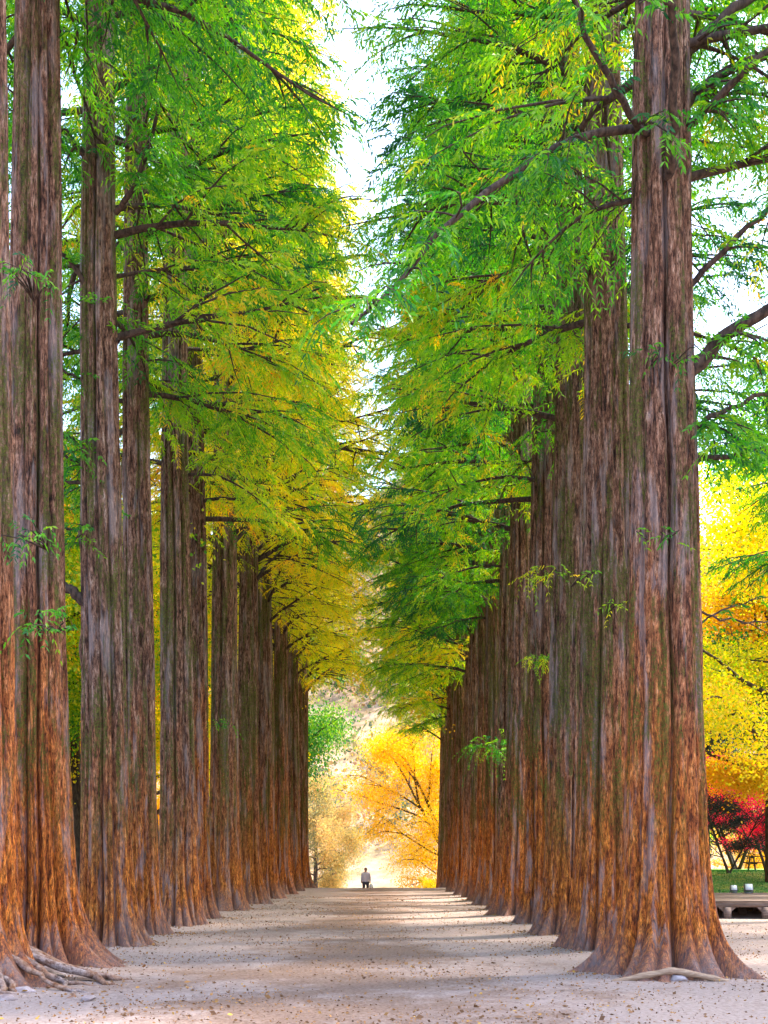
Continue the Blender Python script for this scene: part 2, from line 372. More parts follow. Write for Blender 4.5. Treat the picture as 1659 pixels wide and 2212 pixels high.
HIGH = lane_crown(15, h0=12.6, nb=66, gap=1.3, gh=20)
CROWNS = [lane_crown(11, gap=1.3, gh=20, h0=9.5), lane_crown(12), lane_crown(13, lmax=4.1, gap=1.3, gh=20, h0=9.5), lane_crown(14, h0=10, H=38, nb=104, lmax=5.0, dens=4.2, steep=26, pw=2.9, wisps=70)]
LEFT = [13.6, 15.9, 19.6, 22.3, 26.0, 28.6, 34, 39.2, 45, 51, 57.5, 64]
RIGHT = [15.1, 19.2, 23.2, 27, 31, 34.8, 38.8, 42.8, 47, 51, 55.5, 60, 65, 70, 75]
LRAD = {0: .42, 1: .41, 2: .39, 3: .34, 4: .38, 5: .34}
RRAD = {0: .50, 1: .45}
lab_l = ['mossy grey trunk cut by the left photo edge, spreading roots among stones',
 'thick mossy lane trunk second from the left photo edge, deep dark fluting',
 'broad brown lane trunk with an orange butt, third from left edge',
 'lane trunk tucked just behind the broad orange third one on the left row',
 'fluted lane tree fifth from the front of the left row',
 'lane tree with a pale flaring foot, sixth of the left row',
 'lane tree seventh from the front of the left row',
 'lane tree eighth from the front of the left row, lime foliage',
 'lane tree ninth from the front of the left row, yellowing foliage',
 'yellowing lane tree third from the far end of the left row',
  'yellow lane tree next to last at the far end of left row',
 'slender last lane tree of the left row beside the bright opening']
lab_r = ['biggest reddish fluted tree in right foreground, broad flaring foot, long bough over path',
 'second tree of the right row, brown trunk behind the biggest foreground one',
 'third tree of the right row counted from the foreground, wide pale foot',
 'fourth tree of the right row counted from the foreground',
 'fifth tree of the right row counted from the foreground',
 'sixth tree of the right row counted from the foreground',
 'seventh tree of the right row counted from the foreground',
 'eighth tree of the right row counted from the foreground',
 'ninth tree of the right row counted from the foreground',
 'tenth tree of the right row, yellow green foliage',
 'eleventh tree of the right row, yellow green foliage',
 'fourth tree from the far end of the right row',
 'third tree from the far end of the right row',
 'next to last slim tree at the far end of the right row',
 'last slim tree of the right row beside the golden tree']
lane = {}
far_trunks = [trunk_mesh(200+i, .42, nth=88, nz=80, flare=.75) for i in range(4)]
rr = random.Random(5)
def lane_tree(side, i, y):
    x = (-4.70 if i < 2 else -4.68) if side < 0 else 3.43
    x += rr.uniform(-.06, .06) if i else 0
    rad = (LRAD if side < 0 else RRAD).get(i, rr.uniform(.37, .43))
    z = float(gz(x, y))
    root = tag(empty('lane_tree', (x, y, z)), (lab_l if side < 0 else lab_r)[i], 'tree', 'fluted conifers lining the lane')
    if i < 6:
        tm = trunk_mesh(100+i+(50 if side > 0 else 0), rad, nth=196 if i < 3 else 144, nz=190 if i < 3 else 130, flare=.80 if (side > 0 and i == 0) else (1.0 if side < 0 and i < 2 else .72), depth=1.35 if i < 2 else 1.1)
        tr = link('trunk', tm, root)
    else:
        tr = link('trunk', far_trunks[(i*3+(side > 0)) % 4], root); s = rad/.42; tr.scale = (s, s, 1.24); tr.rotation_euler = (0, 0, rr.uniform(0, 6.28))
    cf, cl = HIGH if (side < 0 and i < 2) else CROWNS[(i % 2)*2] if i < 6 else (CROWNS[(1, 3, 3)[i % 3]] if side > 0 else CROWNS[3])
    rz = rr.uniform(-.25, .25); mir = -1 if rr.random() < .5 else 1; sc = rr.uniform(.94, 1.05)
    for nm, dat in (('crown', cf), ('limbs', cl)):
        o = link(nm, dat, root); o.rotation_euler = (0, 0, rz); o.scale = (sc*mir, sc, rr.uniform(.98, 1.02) if nm == 'x' else 1.0)
        if nm == 'crown':
            m = L_GREEN
            if side < 0: m = L_GREEN if i < 4 else (L_LIME if i < 6 else L_YEL)
            else: m = L_GREEN if i < 9 else L_LIME
            o.material_slots[0].link = 'OBJECT'; o.material_slots[0].material = m
    for o in root.children: 
        if o.name.startswith(('crown', 'limbs')): o['kind'] = 'stuff'
    lane[(side, i)] = root
    return root
for i, y in enumerate(LEFT): lane_tree(-1, i, y)
for i, y in enumerate(RIGHT): lane_tree(1, i, y)

for k, (x, y, lb) in enumerate([(11.2, 13.5, 'feathery shade conifer added outside the right edge, its sprays nearest above the platform'), (11.6, 18.6, 'feathery conifer added for shade whose green sprays enter at the upper right edge'),
                                (11.3, 24.0, 'feathery green shade conifer added behind the right boughs of the biggest tree'), (11.9, 29.5, 'farther feathery conifer added for shade at the right edge beside the platform')]):
    root = tag(empty('lane_tree', (x, y, 0)), lb, 'tree', 'conifers added to shade the lane foreground')
    tr = link('trunk', far_trunks[k], root)  # trunks out of view; trees added so their crowns shade the foreground
    cf, cl = CROWNS[1]
    for nm, dat in (('crown', cf), ('limbs', cl)):
        o = tag(link(nm, dat, root), kind='stuff'); o.rotation_euler = (0, 0, 1.7*k); o.material_slots[0].link = 'OBJECT'
        o.material_slots[0].material = (L_GREEN if nm == 'crown' else LIMB)

# single boughs the photo shows clearly: each a branch with its own sprays
def bough(root, pts, r0, r1, seed, dens=8, tl=(.3, .8), t0=.1, mat=None, sub=3, leaves=True):
    rng = np.random.default_rng(seed); base = np.array(root.location)
    K = np.array([W(a, b, c) for a, b, c in pts])-base
    t = np.linspace(0, 1, 14); n = len(K)-1                     # smooth the polyline
    P = np.stack([np.interp(t, np.linspace(0, 1, n+1), K[:, q]) for q in range(3)], 1)
    for _ in range(2): P[1:-1] = (P[:-2]+2*P[1:-1]+P[2:])/4
    P[1:-1] += rng.normal(0, .018, P[1:-1].shape)
    L = np.linalg.norm(np.diff(P, axis=0), axis=1).sum()
    mb = MB(); mb.tube(P, np.linspace(r0, r1, 14), 9)
    fo = Foliage(); b, d, TL = fronds_on(P, L, rng, dens, tl, t0)
    for j in range(int(sub*L)):
        tt = rng.uniform(max(t0, .15), .97); pb, pd = interp(P, np.array([tt])); pa = math.atan2(pd[0][1], pd[0][0])+rng.choice([-1, 1])*rng.uniform(.4, 1.2)
        l2 = rng.uniform(.4, 1.3); P2 = branch_path(pb[0], pa, rng.uniform(-.5, .35), l2, 5, rng, curve=-.7)
        mb.tube(P2, np.linspace(r1*.8, .004, 5), 4); b2, d2, T2 = fronds_on(P2, l2, rng, dens*1.3, tl, .05)
        b = np.concatenate([b, b2]); d = np.concatenate([d, d2]); TL = np.concatenate([TL, T2])
    br = link('branch', mb.mesh('branch', LIMB), root)
    if leaves:
        fo.twigs(b, d, TL, rng, np.clip(rng.normal(.42, .12, len(b)), 0, 1)); tag(link('spray', fo.mesh('spray', mat or L_GREEN), br), kind='stuff')
    return br
T1 = lane[(1, 0)]
y1 = 15.1
bough(T1, [(1400, 275, y1), (1270, 285, y1-.6), (1150, 342, y1-.9), (1000, 452, y1-1.7), (885, 585, y1-2.2), (760, 700, y1-2.6)], .058, .020, 1, dens=4.5, t0=.2, sub=3)
bough(T1, [(1410, 300, y1-.1), (1372, 262, y1-.5), (1325, 185, y1-.8), (1268, 85, y1-1), (1225, -40, y1-1.2)], .052, .03, 2, dens=5, sub=2)
bough(T1, [(1442, 385, y1-.3), (1448, 300, y1-.7), (1458, 180, y1-1.1), (1452, 40, y1-1.5), (1455, -60, y1-1.8)], .062, .04, 3, dens=2.5, sub=1)
bough(T1, [(1470, 280, y1), (1500, 262, y1-.3), (1570, 190, y1-.6), (1665, 100, y1-.9), (1760, 40, y1-1.2)], .062, .035, 4, dens=6)
bough(T1, [(1460, 240, y1), (1500, 205, y1+.1), (1560, 158, y1+.2), (1660, 105, y1+.4), (1780, 70, y1+.6)], .085, .04, 5, dens=7)
bough(T1, [(1460, 130, y1), (1510, 85, y1), (1580, 25, y1+.1), (1680, -40, y1+.2)], .085, .05, 6, dens=6)
bough(T1, [(1470, 640, y1), (1505, 600, y1-.1), (1570, 535, y1-.2), (1665, 440, y1-.3), (1740, 400, y1-.4)], .045, .025, 7, dens=8)
bough(T1, [(1450, 850, y1), (1500, 795, y1-.1), (1550, 735, y1-.2), (1665, 665, y1-.3), (1790, 620, y1-.5)], .12, .05, 8, dens=6)
bough(T1, [(1470, 940, y1), (1515, 913, y1+.1), (1590, 880, y1+.3), (1665, 845, y1+.5), (1740, 830, y1+.6)], .04, .02, 9, dens=9)
bough(T1, [(1470, 990, y1), (1512, 990, y1), (1590, 980, y1), (1670, 965, y1+.1), (1760, 990, y1+.2)], .042, .022, 10, dens=9, sub=4)
bough(T1, [(1470, 1390, y1), (1525, 1335, y1+.3), (1580, 1310, y1+.6), (1640, 1290, y1+.8)], .018, .006, 12, dens=4, tl=(.12, .3), sub=1)
bough(T1, [(1470, 1300, y1), (1530, 1330, y1+.3), (1600, 1345, y1+.6), (1690, 1342, y1+1)], .018, .008, 13, dens=2, tl=(.12, .3), sub=1, leaves=False)
# left row boughs
T = lane[(-1, 2)]; y3 = 19.6
bough(T, [(215, 1330, y3), (185, 1300, y3-.1), (150, 1270, y3-.1), (128, 1262, y3+.2)], .10, .07, 20, leaves=False, sub=0)
bough(T, [(255, 740, y3), (215, 690, y3-.1), (190, 620, y3-.2), (150, 560, y3-.3), (90, 520, y3-.3)], .06, .03, 21, dens=9)
bough(T, [(240, 420, y3), (195, 350, y3-.1), (150, 290, y3-.2), (90, 260, y3-.3)], .075, .035, 22, dens=9)
bough(T, [(250, 460, y3-.2), (285, 415, y3-.5), (320, 320, y3-.7), (350, 230, y3-.9), (372, 110, y3-1)], .05, .02, 23, dens=11, sub=4)
bough(T, [(235, 120, y3), (195, 95, y3), (130, 60, y3-.1), (60, 20, y3-.2)], .05, .03, 24, dens=9)
for k, (ya, yb) in enumerate([(845, 800), (985, 935), (1020, 985), (1060, 1050), (1165, 1150)]):
    bough(T, [(240, ya, y3+.1), (195, ya-12, y3+.1), (150, (ya+yb)/2-15, y3+.1), (100, yb-30, y3+.2)], .035, .02, 25+k, dens=7)
# little tufts sprouting straight from the trunks
def tuft(key, spots, seed, n=16, L=.45, mat=None):
    root = lane[key]; base = np.array(root.location)
    for q, (dx, dy, dep, sx) in enumerate(spots):
        rng = np.random.default_rng(seed+q); p = W(dx, dy, dep)-base; fo = Foliage()
        b = np.repeat(p[None], n, 0)+rng.normal(0, .10, (n, 3))*np.array([2.0, .6, .6]); d = rng.normal(0, .8, (n, 3))+np.array([sx, -.6, -.1])
        TL = rng.uniform(.5, 1.1, n)*L; fo.twigs(b, d, TL, rng, rng.normal(.42, .12, n), droop=.5, leaf=.085, lw=.02)
        mb = MB(); c0 = p+np.array([0, .55, -.04])
        for j in range(0, n, 3): e1 = b[j]+d[j]/np.linalg.norm(d[j])*TL[j]*.6; mb.tube([c0, (c0+b[j])/2+[0, 0, .03], b[j], e1], [.014, .010, .007, .003], 5)
        tag(link('twig', mb.mesh('twig', LIMB), root), kind='stuff')
        tag(link('leafy_shoot', fo.mesh('leafy_shoot', mat or L_GREEN), root), kind='stuff')
tuft((-1, 0), [(40, 590, 12.9, -.2), (70, 1150, 12.8, .5), (95, 1335, 12.8, .3)], 300, L=.36)
tuft((1, 0), [(1415, 765, 14.5, -1), (1455, 770, 14.5, .5), (1440, 1160, 14.5, 0)], 310, n=8, L=.3)
tuft((1, 3), [(1165, 1425, 26.2, -.3), (1185, 1420, 26.2, .3)], 320, n=20, L=.55, mat=L_LIME)
tuft((1, 1), [(1245, 1245, 18.5, .3), (1330, 1300, 18.4, 0)], 330, n=8, L=.3, mat=L_LIME)
tuft((1, 5), [(1040, 1610, 33, -.5), (1085, 1620, 33, .5), (1065, 1605, 33, 0)], 340, n=18, L=.7)
tuft((1, 2), [(1160, 1245, 22.4, -.5), (1190, 1230, 22.4, -.2)], 350, n=12, L=.45, mat=L_LIME)
tuft((-1, 4), [(290, 1010, 24.8, .3), (470, 1560, 27.5, .3)], 360, n=9, L=.4)

# ------------------------------------------------------------ ground
t = NT('packed_earth'); co = t.coords((1, 1, 1), False)
tc = t.n('ShaderNodeTexCoord'); sp = t.n('ShaderNodeSeparateXYZ'); t.l(tc.outputs['Object'], sp.inputs[0])
big = t.noise(t.coords((.42, .30, 1), False), 1.0, 5, .62, .3); med = t.noise(co, 2.6, 5, .65); fin = t.noise(co, 22, 4, .7); grit = t.noise(co, 90, 2, .6)
shaded_soil = t.ramp(fin, [(.3, (.10, .055, .038)), (.5, (.22, .142, .110)), (.7, (.30, .215, .175))])
dust = t.ramp(fin, [(.3, (.22, .155, .130)), (.5, (.33, .25, .225)), (.7, (.41, .33, .305))])
# worn brown crown of the path, shade put into its colour, dust blown to the sides
ax = t.math('ABSOLUTE', t.math('ADD', sp.outputs[0], .7)); cw = t.n('ShaderNodeMapRange'); cw.inputs[1].default_value = .4; cw.inputs[2].default_value = 2.6; cw.inputs[3].default_value = -.13; cw.inputs[4].default_value = .10; t.l(ax, cw.inputs[0])
ny = t.n('ShaderNodeMapRange'); ny.inputs[1].default_value = 9; ny.inputs[2].default_value = 22; ny.inputs[3].default_value = -.02; ny.inputs[4].default_value = .05; t.l(sp.outputs[1], ny.inputs[0])
f = t.math('ADD', t.math('ADD', big, t.math('MULTIPLY', t.math('SUBTRACT', med, .5), .45)), t.math('ADD', cw.outputs[0], ny.outputs[0]))
col = t.mix(t.ramp(f, [(.40, 0.0), (.58, 1.0)]), shaded_soil, dust)
crumb = t.ramp(t.noise(co, 13, 4, .75), [(.60, 0.0), (.66, .8)]); col = t.mix(t.math('MULTIPLY', crumb, t.ramp(med, [(.42, .15), (.6, .9)])), col, (.09, .045, .03))
far_f = t.n('ShaderNodeMapRange'); far_f.inputs[1].default_value = 72; far_f.inputs[2].default_value = 130; t.l(sp.outputs[1], far_f.inputs[0])
hillc = t.ramp(t.noise(co, .22, 6, .7), [(.35, (.14, .11, .05)), (.5, (.28, .19, .11)), (.68, (.36, .27, .20))])
col = t.mix(far_f.outputs[0], col, hillc)
hh = t.math('ADD', t.math('MULTIPLY', med, 1.4), t.math('ADD', t.math('MULTIPLY', fin, .5), t.math('MULTIPLY', grit, .12)))
GROUND = t.pbr(col, .92, t.bump(hh, .8, .05), .15)

def sheet(name, xs, ys, zf, mat):
    X, Y = np.meshgrid(xs, ys); Z = zf(X, Y); nx = len(xs); ny_ = len(ys)
    i = np.arange(ny_-1)[:, None]*nx; j = np.arange(nx-1)[None]
    Q = np.stack([i+j, i+j+1, i+nx+j+1, i+nx+j], -1).reshape(-1, 4)
    return mesh(name, np.stack([X, Y, Z], -1).reshape(-1, 3), Q, mat, True)
xs = np.concatenate([np.linspace(-400, -14, 50), np.linspace(-12, 16, 180), np.linspace(18, 400, 50)])
ys = np.concatenate([np.linspace(-60, 6, 12), np.linspace(7, 40, 230), np.linspace(40.5, 90, 80), np.linspace(92, 520, 90)])
rg = np.random.default_rng(9); waves = [(rg.uniform(-2.2, 2.2), rg.uniform(-2.2, 2.2), rg.uniform(0, 6.28)) for _ in range(14)]
def gzd(X, Y):
    z = gz(X, Y); d = sum(np.sin(a*X+b*Y+c) for a, b, c in waves)*.004
    m = 0
    for y in LEFT: m = m+.07*np.exp(-(((X+4.68)**2+(Y-y)**2)/1.3))
    for y in RIGHT: m = m+.05*np.exp(-(((X-3.43)**2+(Y-y)**2)/1.1))
    return z+d+m
tag(link('ground', sheet('ground', xs, ys, gzd, GROUND)), 'pale packed earth of the lane and the land around it', kind='structure')

# lawn bank on the right
t = NT('lawn_grass'); co = t.coords((1, 1, 1), False); f = t.noise(co, .8, 5, .7); g = t.noise(co, 7, 3, .7)
GRASS = t.pbr(t.mix(t.ramp(t.math('ADD', t.math('MULTIPLY', f, .5), t.math('MULTIPLY', g, .5)), [(.50, 0.0), (.60, .8)]), t.ramp(g, [(.3, (.06, .16, .035)), (.7, (.15, .30, .07))]), (.46, .38, .08)), .9, t.bump(g, .8, .06), .1)
def lz(X, Y):
    u = np.clip((Y-46)/11, 0, 1); u2 = np.clip((X-9.0)/2.0, 0, 1); return gz(X, np.minimum(Y, 63))+.012-.06*(1-u2)+(u*u*(3-2*u))*.92*u2+np.where(Y < 46.2, -.1, 0)
tag(link('lawn', sheet('lawn', np.linspace(9, 70, 90), np.linspace(46, 84, 60), lz, GRASS)), 'green lawn bank flecked with yellow leaves', kind='structure')
rng = np.random.default_rng(77); n = 26000; bxy = np.stack([rng.uniform(11, 30, n), rng.uniform(46.5, 62, n)], 1)
P = np.column_stack([bxy, lz(bxy[:, 0], bxy[:, 1])]); fo = Foliage(); d = rng.normal(0, .35, (n, 3)); d[:, 2] = 1
V, Q = leaf_quads(P, d, rng.uniform(.04, .10, n), rng.uniform(.012, .025, n), rng, 0); fo.add(V, Q, rng.uniform(0, .5, n), rng.uniform(.1, .5, n))
tag(link('lawn_grass', fo.mesh('lawn_grass', L_GREEN)), 'short green grass blades on the lawn bank', 'grass', kind='stuff')

# fallen leaves and crumbs
t = NT('fallen_leaf'); at = t.n('ShaderNodeAttribute', _attribute_name='rnd')
LITTER = t.pbr(t.ramp(at.outputs['Fac'], [(.0, (.10, .05, .03)), (.45, (.26, .13, .06)), (.8, (.42, .20, .06)), (1.0, (.60, .36, .07))]), .8, None, .2)
def litter(name, n, fx, fy, s, label, power=1.0, seed=1, ring=()):
    rng = np.random.default_rng(seed); x = rng.uniform(*fx, n); y = fy[0]+(fy[1]-fy[0])*rng.uniform(0, 1, n)**power
    k = np.sin(x*1.7+np.sin(y*.9)*2)+np.sin(y*1.3+x*.6); keep = rng.uniform(-2, 2.4, n) < k+.4; x = x[keep]; y = y[keep]
    for tx, ty in ring: a = rng.uniform(0, 6.28, 260); q = .75+np.abs(rng.normal(0, .30, 260)); x = np.concatenate([x, tx+q*np.cos(a)]); y = np.concatenate([y, ty+q*np.sin(a)])
    n = len(x)
    p = np.column_stack([x, y, gzd(x, y)+.012]); d = rng.normal(size=(n, 3)); d[:, 2] = rng.uniform(0, .35, n); l = rng.lognormal(0, .45, n)*s
    V, Q = leaf_quads(p, d, l, l*rng.uniform(.35, .8, n), rng, 0); V[:, 2] = np.maximum(V[:, 2], gzd(V[:, 0], V[:, 1])+.006); fo = Foliage(); fo.add(V, Q, rng.beta(1.4, 1.8, n), np.zeros(n))
    tag(link(name, fo.mesh(name, LITTER)), label, 'leaf litter', kind='stuff')
litter('fallen_leaves', 60000, (-7.5, 8), (9.5, 50), .023, 'small brown fallen leaves scattered over the earth lane', 1.5, 3, [(-4.7, y) for y in LEFT[:7]]*2+[(3.43, y) for y in RIGHT[:8]]*2)
litter('leaf_litter', 14000, (6.5, 26), (33, 47), .06, 'dry tan leaves lying behind the wooden platform', 1, 4)

# ------------------------------------------------------------ stones, roots, fallen branch
STONE = None
t = NT('pale_stone'); f = t.noise(t.coords((1, 1, 1)), 7, 5, .65); STONE = t.pbr(t.ramp(f, [(.3, (.20, .14, .13)), (.5, (.33, .26, .26)), (.7, (.46, .40, .43))]), .8, t.bump(f, .7, .03), .3)
def stone(loc, dim, seed, label, group='stones beside the left roots'):
    rng = np.random.default_rng(seed); nu, nv = 20, 12; V = []
    ph = rng.uniform(0, 6.28, (6, 3))
    for i in range(nv+1):
        for j in range(nu):
            a = j/nu*2*np.pi; b = i/nv*np.pi; p = np.array([math.cos(a)*math.sin(b), math.sin(a)*math.sin(b), math.cos(b)])
            s = 1+.16*math.sin(2.3*p[0]*2+ph[0, 0])*math.sin(2*p[1]+ph[1, 0])+.1*math.sin(4*p[2]+3*p[0]+ph[2, 0])+.05*math.sin(7*p[1]+5*p[0]+ph[3, 0])
            V.append(p*s*np.array(dim)/2)
    Q = [[i*nu+j, i*nu+(j+1) % nu, (i+1)*nu+(j+1) % nu, (i+1)*nu+j] for i in range(nv) for j in range(nu)]
    o = link('stone', mesh('stone', V, Q, STONE, True), None, loc); o.rotation_euler = (0, 0, rng.uniform(0, 3))
    return tag(o, label, 'stone', group)
def gpt(dx, dy):                     # a point of the flat lane seen at (dx, dy)
    dep = F*EYE/(dy*D2P-HY); return W(dx, dy, dep)
for k, (dx, dy, dim, lb) in enumerate([(35, 2128, (.42, .3, .17), 'pale rounded stone among the roots at the left edge'),
                                    (50, 2146, (.34, .22, .10), 'low whitish stone in front of the left roots'),
                                    (105, 2118, (.55, .34, .22), 'larger pinkish boulder half buried by the left roots'),
                                    (10, 2160, (.30, .2, .07), 'flat stone nearest the lower left edge'),
                                    (190, 2158, (.36, .12, .05), 'thin flat pale stone lying alone on the earth'),
                                    (236, 2196, (.06, .05, .03), 'tiny white pebble near the bottom of the lane')]):
    p = gpt(dx, dy); stone((p[0], p[1], dim[2]*.22), dim, 40+k, lb)
t = NT('root_bark'); f = t.noise(t.coords((1, 1, 1)), 16, 6, .7); f2 = t.noise(t.coords((1, 1, 1)), 2.5, 3)
rootm = t.pbr(t.mix(t.ramp(f2, [(.4, 0.0), (.6, .8)]), t.ramp(f, [(.35, (.06, .035, .028)), (.5, (.24, .175, .16)), (.68, (.40, .33, .32))]), t.ramp(f, [(.35, (.16, .055, .02)), (.65, (.34, .20, .13))])), .85, t.bump(f, .9, .02), .2)
A0 = lane[(-1, 0)]; rng = np.random.default_rng(8)
for k in range(15):
    a = R(-95+k*9.2+rng.uniform(-4, 4)); L = rng.uniform(1.0, 2.1); n = 16; t_ = np.linspace(0, 1, n); r = .5+L*t_*.85
    aa = a+np.cumsum(rng.normal(0, .055, n)); P = np.stack([r*np.cos(aa), r*np.sin(aa), .36*(1-t_)**2.3+.03*(1-t_)+.022-.065*t_+.014*np.sin(t_*8+k)], 1)
    mb = MB(); mb.tube(P, np.linspace(rng.uniform(.035, .07), .008, n)*(1+.25*np.sin(t_*13+k)*np.sin(t_*5+2*k)), 8); link('root', mb.mesh('root', rootm), A0)
t = NT('bare_wood'); f = t.noise(t.coords((2, 12, 12)), 4, 4); BAREW = t.pbr(t.ramp(f, [(.3, (.20, .115, .07)), (.7, (.40, .27, .19))]), .75, t.bump(f, .5, .01), .3)
kx = [(1322, 2111), (1350, 2106), (1390, 2098), (1430, 2090), (1453, 2085), (1472, 2090), (1510, 2100), (1545, 2110), (1572, 2118)]
P = np.array([W(a, b, 13.95+.02*q) for q, (a, b) in enumerate(kx)]); P[:, 2] = [.00, .03, .075, .11, .135, .11, .07, .03, -.01]
mb = MB(); tt = np.linspace(0, 1, 26); P = np.stack([np.interp(tt, np.linspace(0, 1, 9), P[:, q]) for q in range(3)], 1); P[1:-1] = (P[:-2]+P[2:]+P[1:-1])/3
mb.tube(P, .030+.012*np.sin(tt*math.pi)+.004*np.sin(tt*31), 9)
tag(link('fallen_branch', mb.mesh('fallen_branch', BAREW)), 'pale bowed stick lying before the foot of the biggest right tree', 'branch')
p = gpt(1447, 2112); stone((p[0], 14.06, .03), (.20, .14, .11), 61, 'small brown stone under the bowed stick', 'stones beside the right foot')

# ------------------------------------------------------------ wooden platform with lamps
t = NT('platform_wood'); f = t.noise(t.coords((1.2, 10, 10)), 3, 5, .6); WOOD = t.pbr(t.ramp(f, [(.3, (.10, .065, .05)), (.5, (.18, .125, .105)), (.75, (.26, .20, .185))]), .8, t.bump(f, .4, .01), .25)
X0, X1, YF, YB, TOP = 6.6, 13.4, 29.6, 37.8, .44
plat = tag(empty('wooden_platform', ((X0+X1)/2, (YF+YB)/2, 0)), 'low wooden platform on square legs right of the biggest tree', 'platform')
pme = MB(); pme.box((0, 0, 0), (X1-X0, .192, .035)); pmesh = pme.mesh('plank', WOOD, False); npl = int((YB-YF)/.2)
for k in range(npl): link('plank', pmesh, plat, (rr.uniform(-.01, .01), YF+.1+k*.2-(YF+YB)/2, TOP-.0175+rr.uniform(-.002, .002)))
bm_ = MB(); bm_.box((0, 0, 0), (X1-X0-.02, .07, .12)); bmesh_ = bm_.mesh('beam', WOOD, False)
lg = MB(); lg.box((0, 0, 0), (.17, .17, .285)); lgm = lg.mesh('leg', WOOD, False)
br_ = MB(); br_.add([[0, -.03, 0], [.13, -.03, 0], [0, -.03, -.12], [0, .03, 0], [.13, .03, 0], [0, .03, -.12]], [[0, 1, 2, 2], [3, 5, 4, 4], [0, 3, 4, 1], [1, 4, 5, 2], [0, 2, 5, 3]])
brv = np.concatenate(br_.V)
def brace_mesh(sg):
    v = brv.copy(); v[:, 0] *= sg
    me = bpy.data.meshes.new('brace'); me.from_pydata([tuple(q) for q in v], [], [(0, 1, 2), (3, 5, 4), (0, 3, 4, 1), (1, 4, 5, 2), (0, 2, 5, 3)]); me.materials.append(WOOD); return me
bmm = {1: brace_mesh(1), -1: brace_mesh(-1)}
for y in np.arange(YF+.06, YB, 1.95):
    link('beam', bmesh_, plat, (0, y-(YF+YB)/2, TOP-.035-.062))
    for x in (6.8, 7.78, 8.33, 9.28, 10.25, 11.2, 12.2, 13.2):
        xl = x-(X0+X1)/2; link('leg', lgm, plat, (xl, y-(YF+YB)/2, .1425))
        if y < YF+.1:
            for sg in (1, -1): link('brace', bmm[sg], plat, (xl+sg*.085, y-(YF+YB)/2, TOP-.16))
t = NT('lamp_housing'); LAMPM = t.pbr((.12, .13, .15), .4, None, .5, .3)
t = NT('lamp_glass'); LGL = t.pbr((.80, .85, .92), .12, None, .6)
for k, (dx, dy, lb) in enumerate([(1617, 1921, 'square floodlight on the platform nearer the right photo edge'), (1585, 1918, 'smaller pale floodlight left of the other, at platform back')]):
    dep = (36.6, 37.3)[k]; p = W(dx, dy, dep); sc = (1.0, .8)[k]
    e = tag(empty('floodlight', (p[0], dep, TOP)), lb, 'floodlight', 'floodlights on the wooden platform')
    a = MB(); a.box((0, 0, .025*sc), (.20*sc, .14*sc, .05*sc)); a.box((-.135*sc, 0, .11*sc), (.012, .04, .16*sc)); a.box((.135*sc, 0, .11*sc), (.012, .04, .16*sc)); a.box((0, 0, .034*sc), (.28*sc, .04, .012)); link('bracket', a.mesh('bracket', LAMPM, False), e)
    a = MB(); a.box((0, 0, 0), (.25*sc, .12*sc, .22*sc)); h = link('housing', a.mesh('housing', LAMPM, False), e, (0, .02, .18*sc)); h.rotation_euler = (R(-18), 0, 0)
    a = MB(); a.box((0, 0, 0), (.22*sc, .012, .19*sc)); g_ = link('lens', a.mesh('lens', LGL, False), h, (0, -.064*sc, 0))

# picnic table on the lawn
t = NT('dark_timber'); PT = t.pbr((.035, .045, .06), .6)
def picnic(x, y, label, z):
    e = tag(empty('picnic_table', (x, y, z)), label, 'table', 'dark picnic tables on the lawn')
    for k in range(5): a = MB(); a.box((0, -.3+k*.15, .74), (1.9, .14, .045)); link('tabletop_board', a.mesh('tabletop_board', PT, False), e)
    for sg in (-1, 1):
        a = MB(); a.box((0, sg*.72, .44), (1.9, .27, .045)); link('bench_seat', a.mesh('bench_seat', PT, False), e)
        a = MB(); a.box((sg*.7, 0, .40), (.08, 1.6, .09)); a.box((sg*.7, 0, .69), (.08, .7, .07))
        a.tube([(sg*.7, -.3, .7), (sg*.7, -.62, 0)], .045, 4); a.tube([(sg*.7, .3, .7), (sg*.7, .62, 0)], .045, 4); link('trestle', a.mesh('trestle', PT, False), e)
px_ = W(1650, 1870, 60); picnic(px_[0]+.1, 60, 'dark picnic table on the lawn bank at the right edge', float(lz(px_[0], 60.)))

# ------------------------------------------------------------ background trees
BC = [broad_crown(31), broad_crown(32, stems=3, cz0=.15), broad_crown(33, H=13, cr=4, cz0=.3), broad_crown(34, H=13, cr=4.2, weep=True, leaf=.16, spread=.35), broad_crown(35, H=6, cr=3.0, stems=3, cz0=.2, leaf=.085, spread=.26, n_l=20000)]
def bt(name, v, x, y, s, mat, label, rz=0, sz=1.0, z=None, group=None):
    e = tag(empty(name, (x, y, float(gz(x, y)) if z is None else z), rz), label, 'tree', group)
    c, tr = BC[v]
    o = link('trunk', tr, e); o.scale = (s, s, s*sz)
    o = link('crown', c, e); o.scale = (s, s, s*sz); o.material_slots[0].link = 'OBJECT'; o.material_slots[0].material = mat
    return e
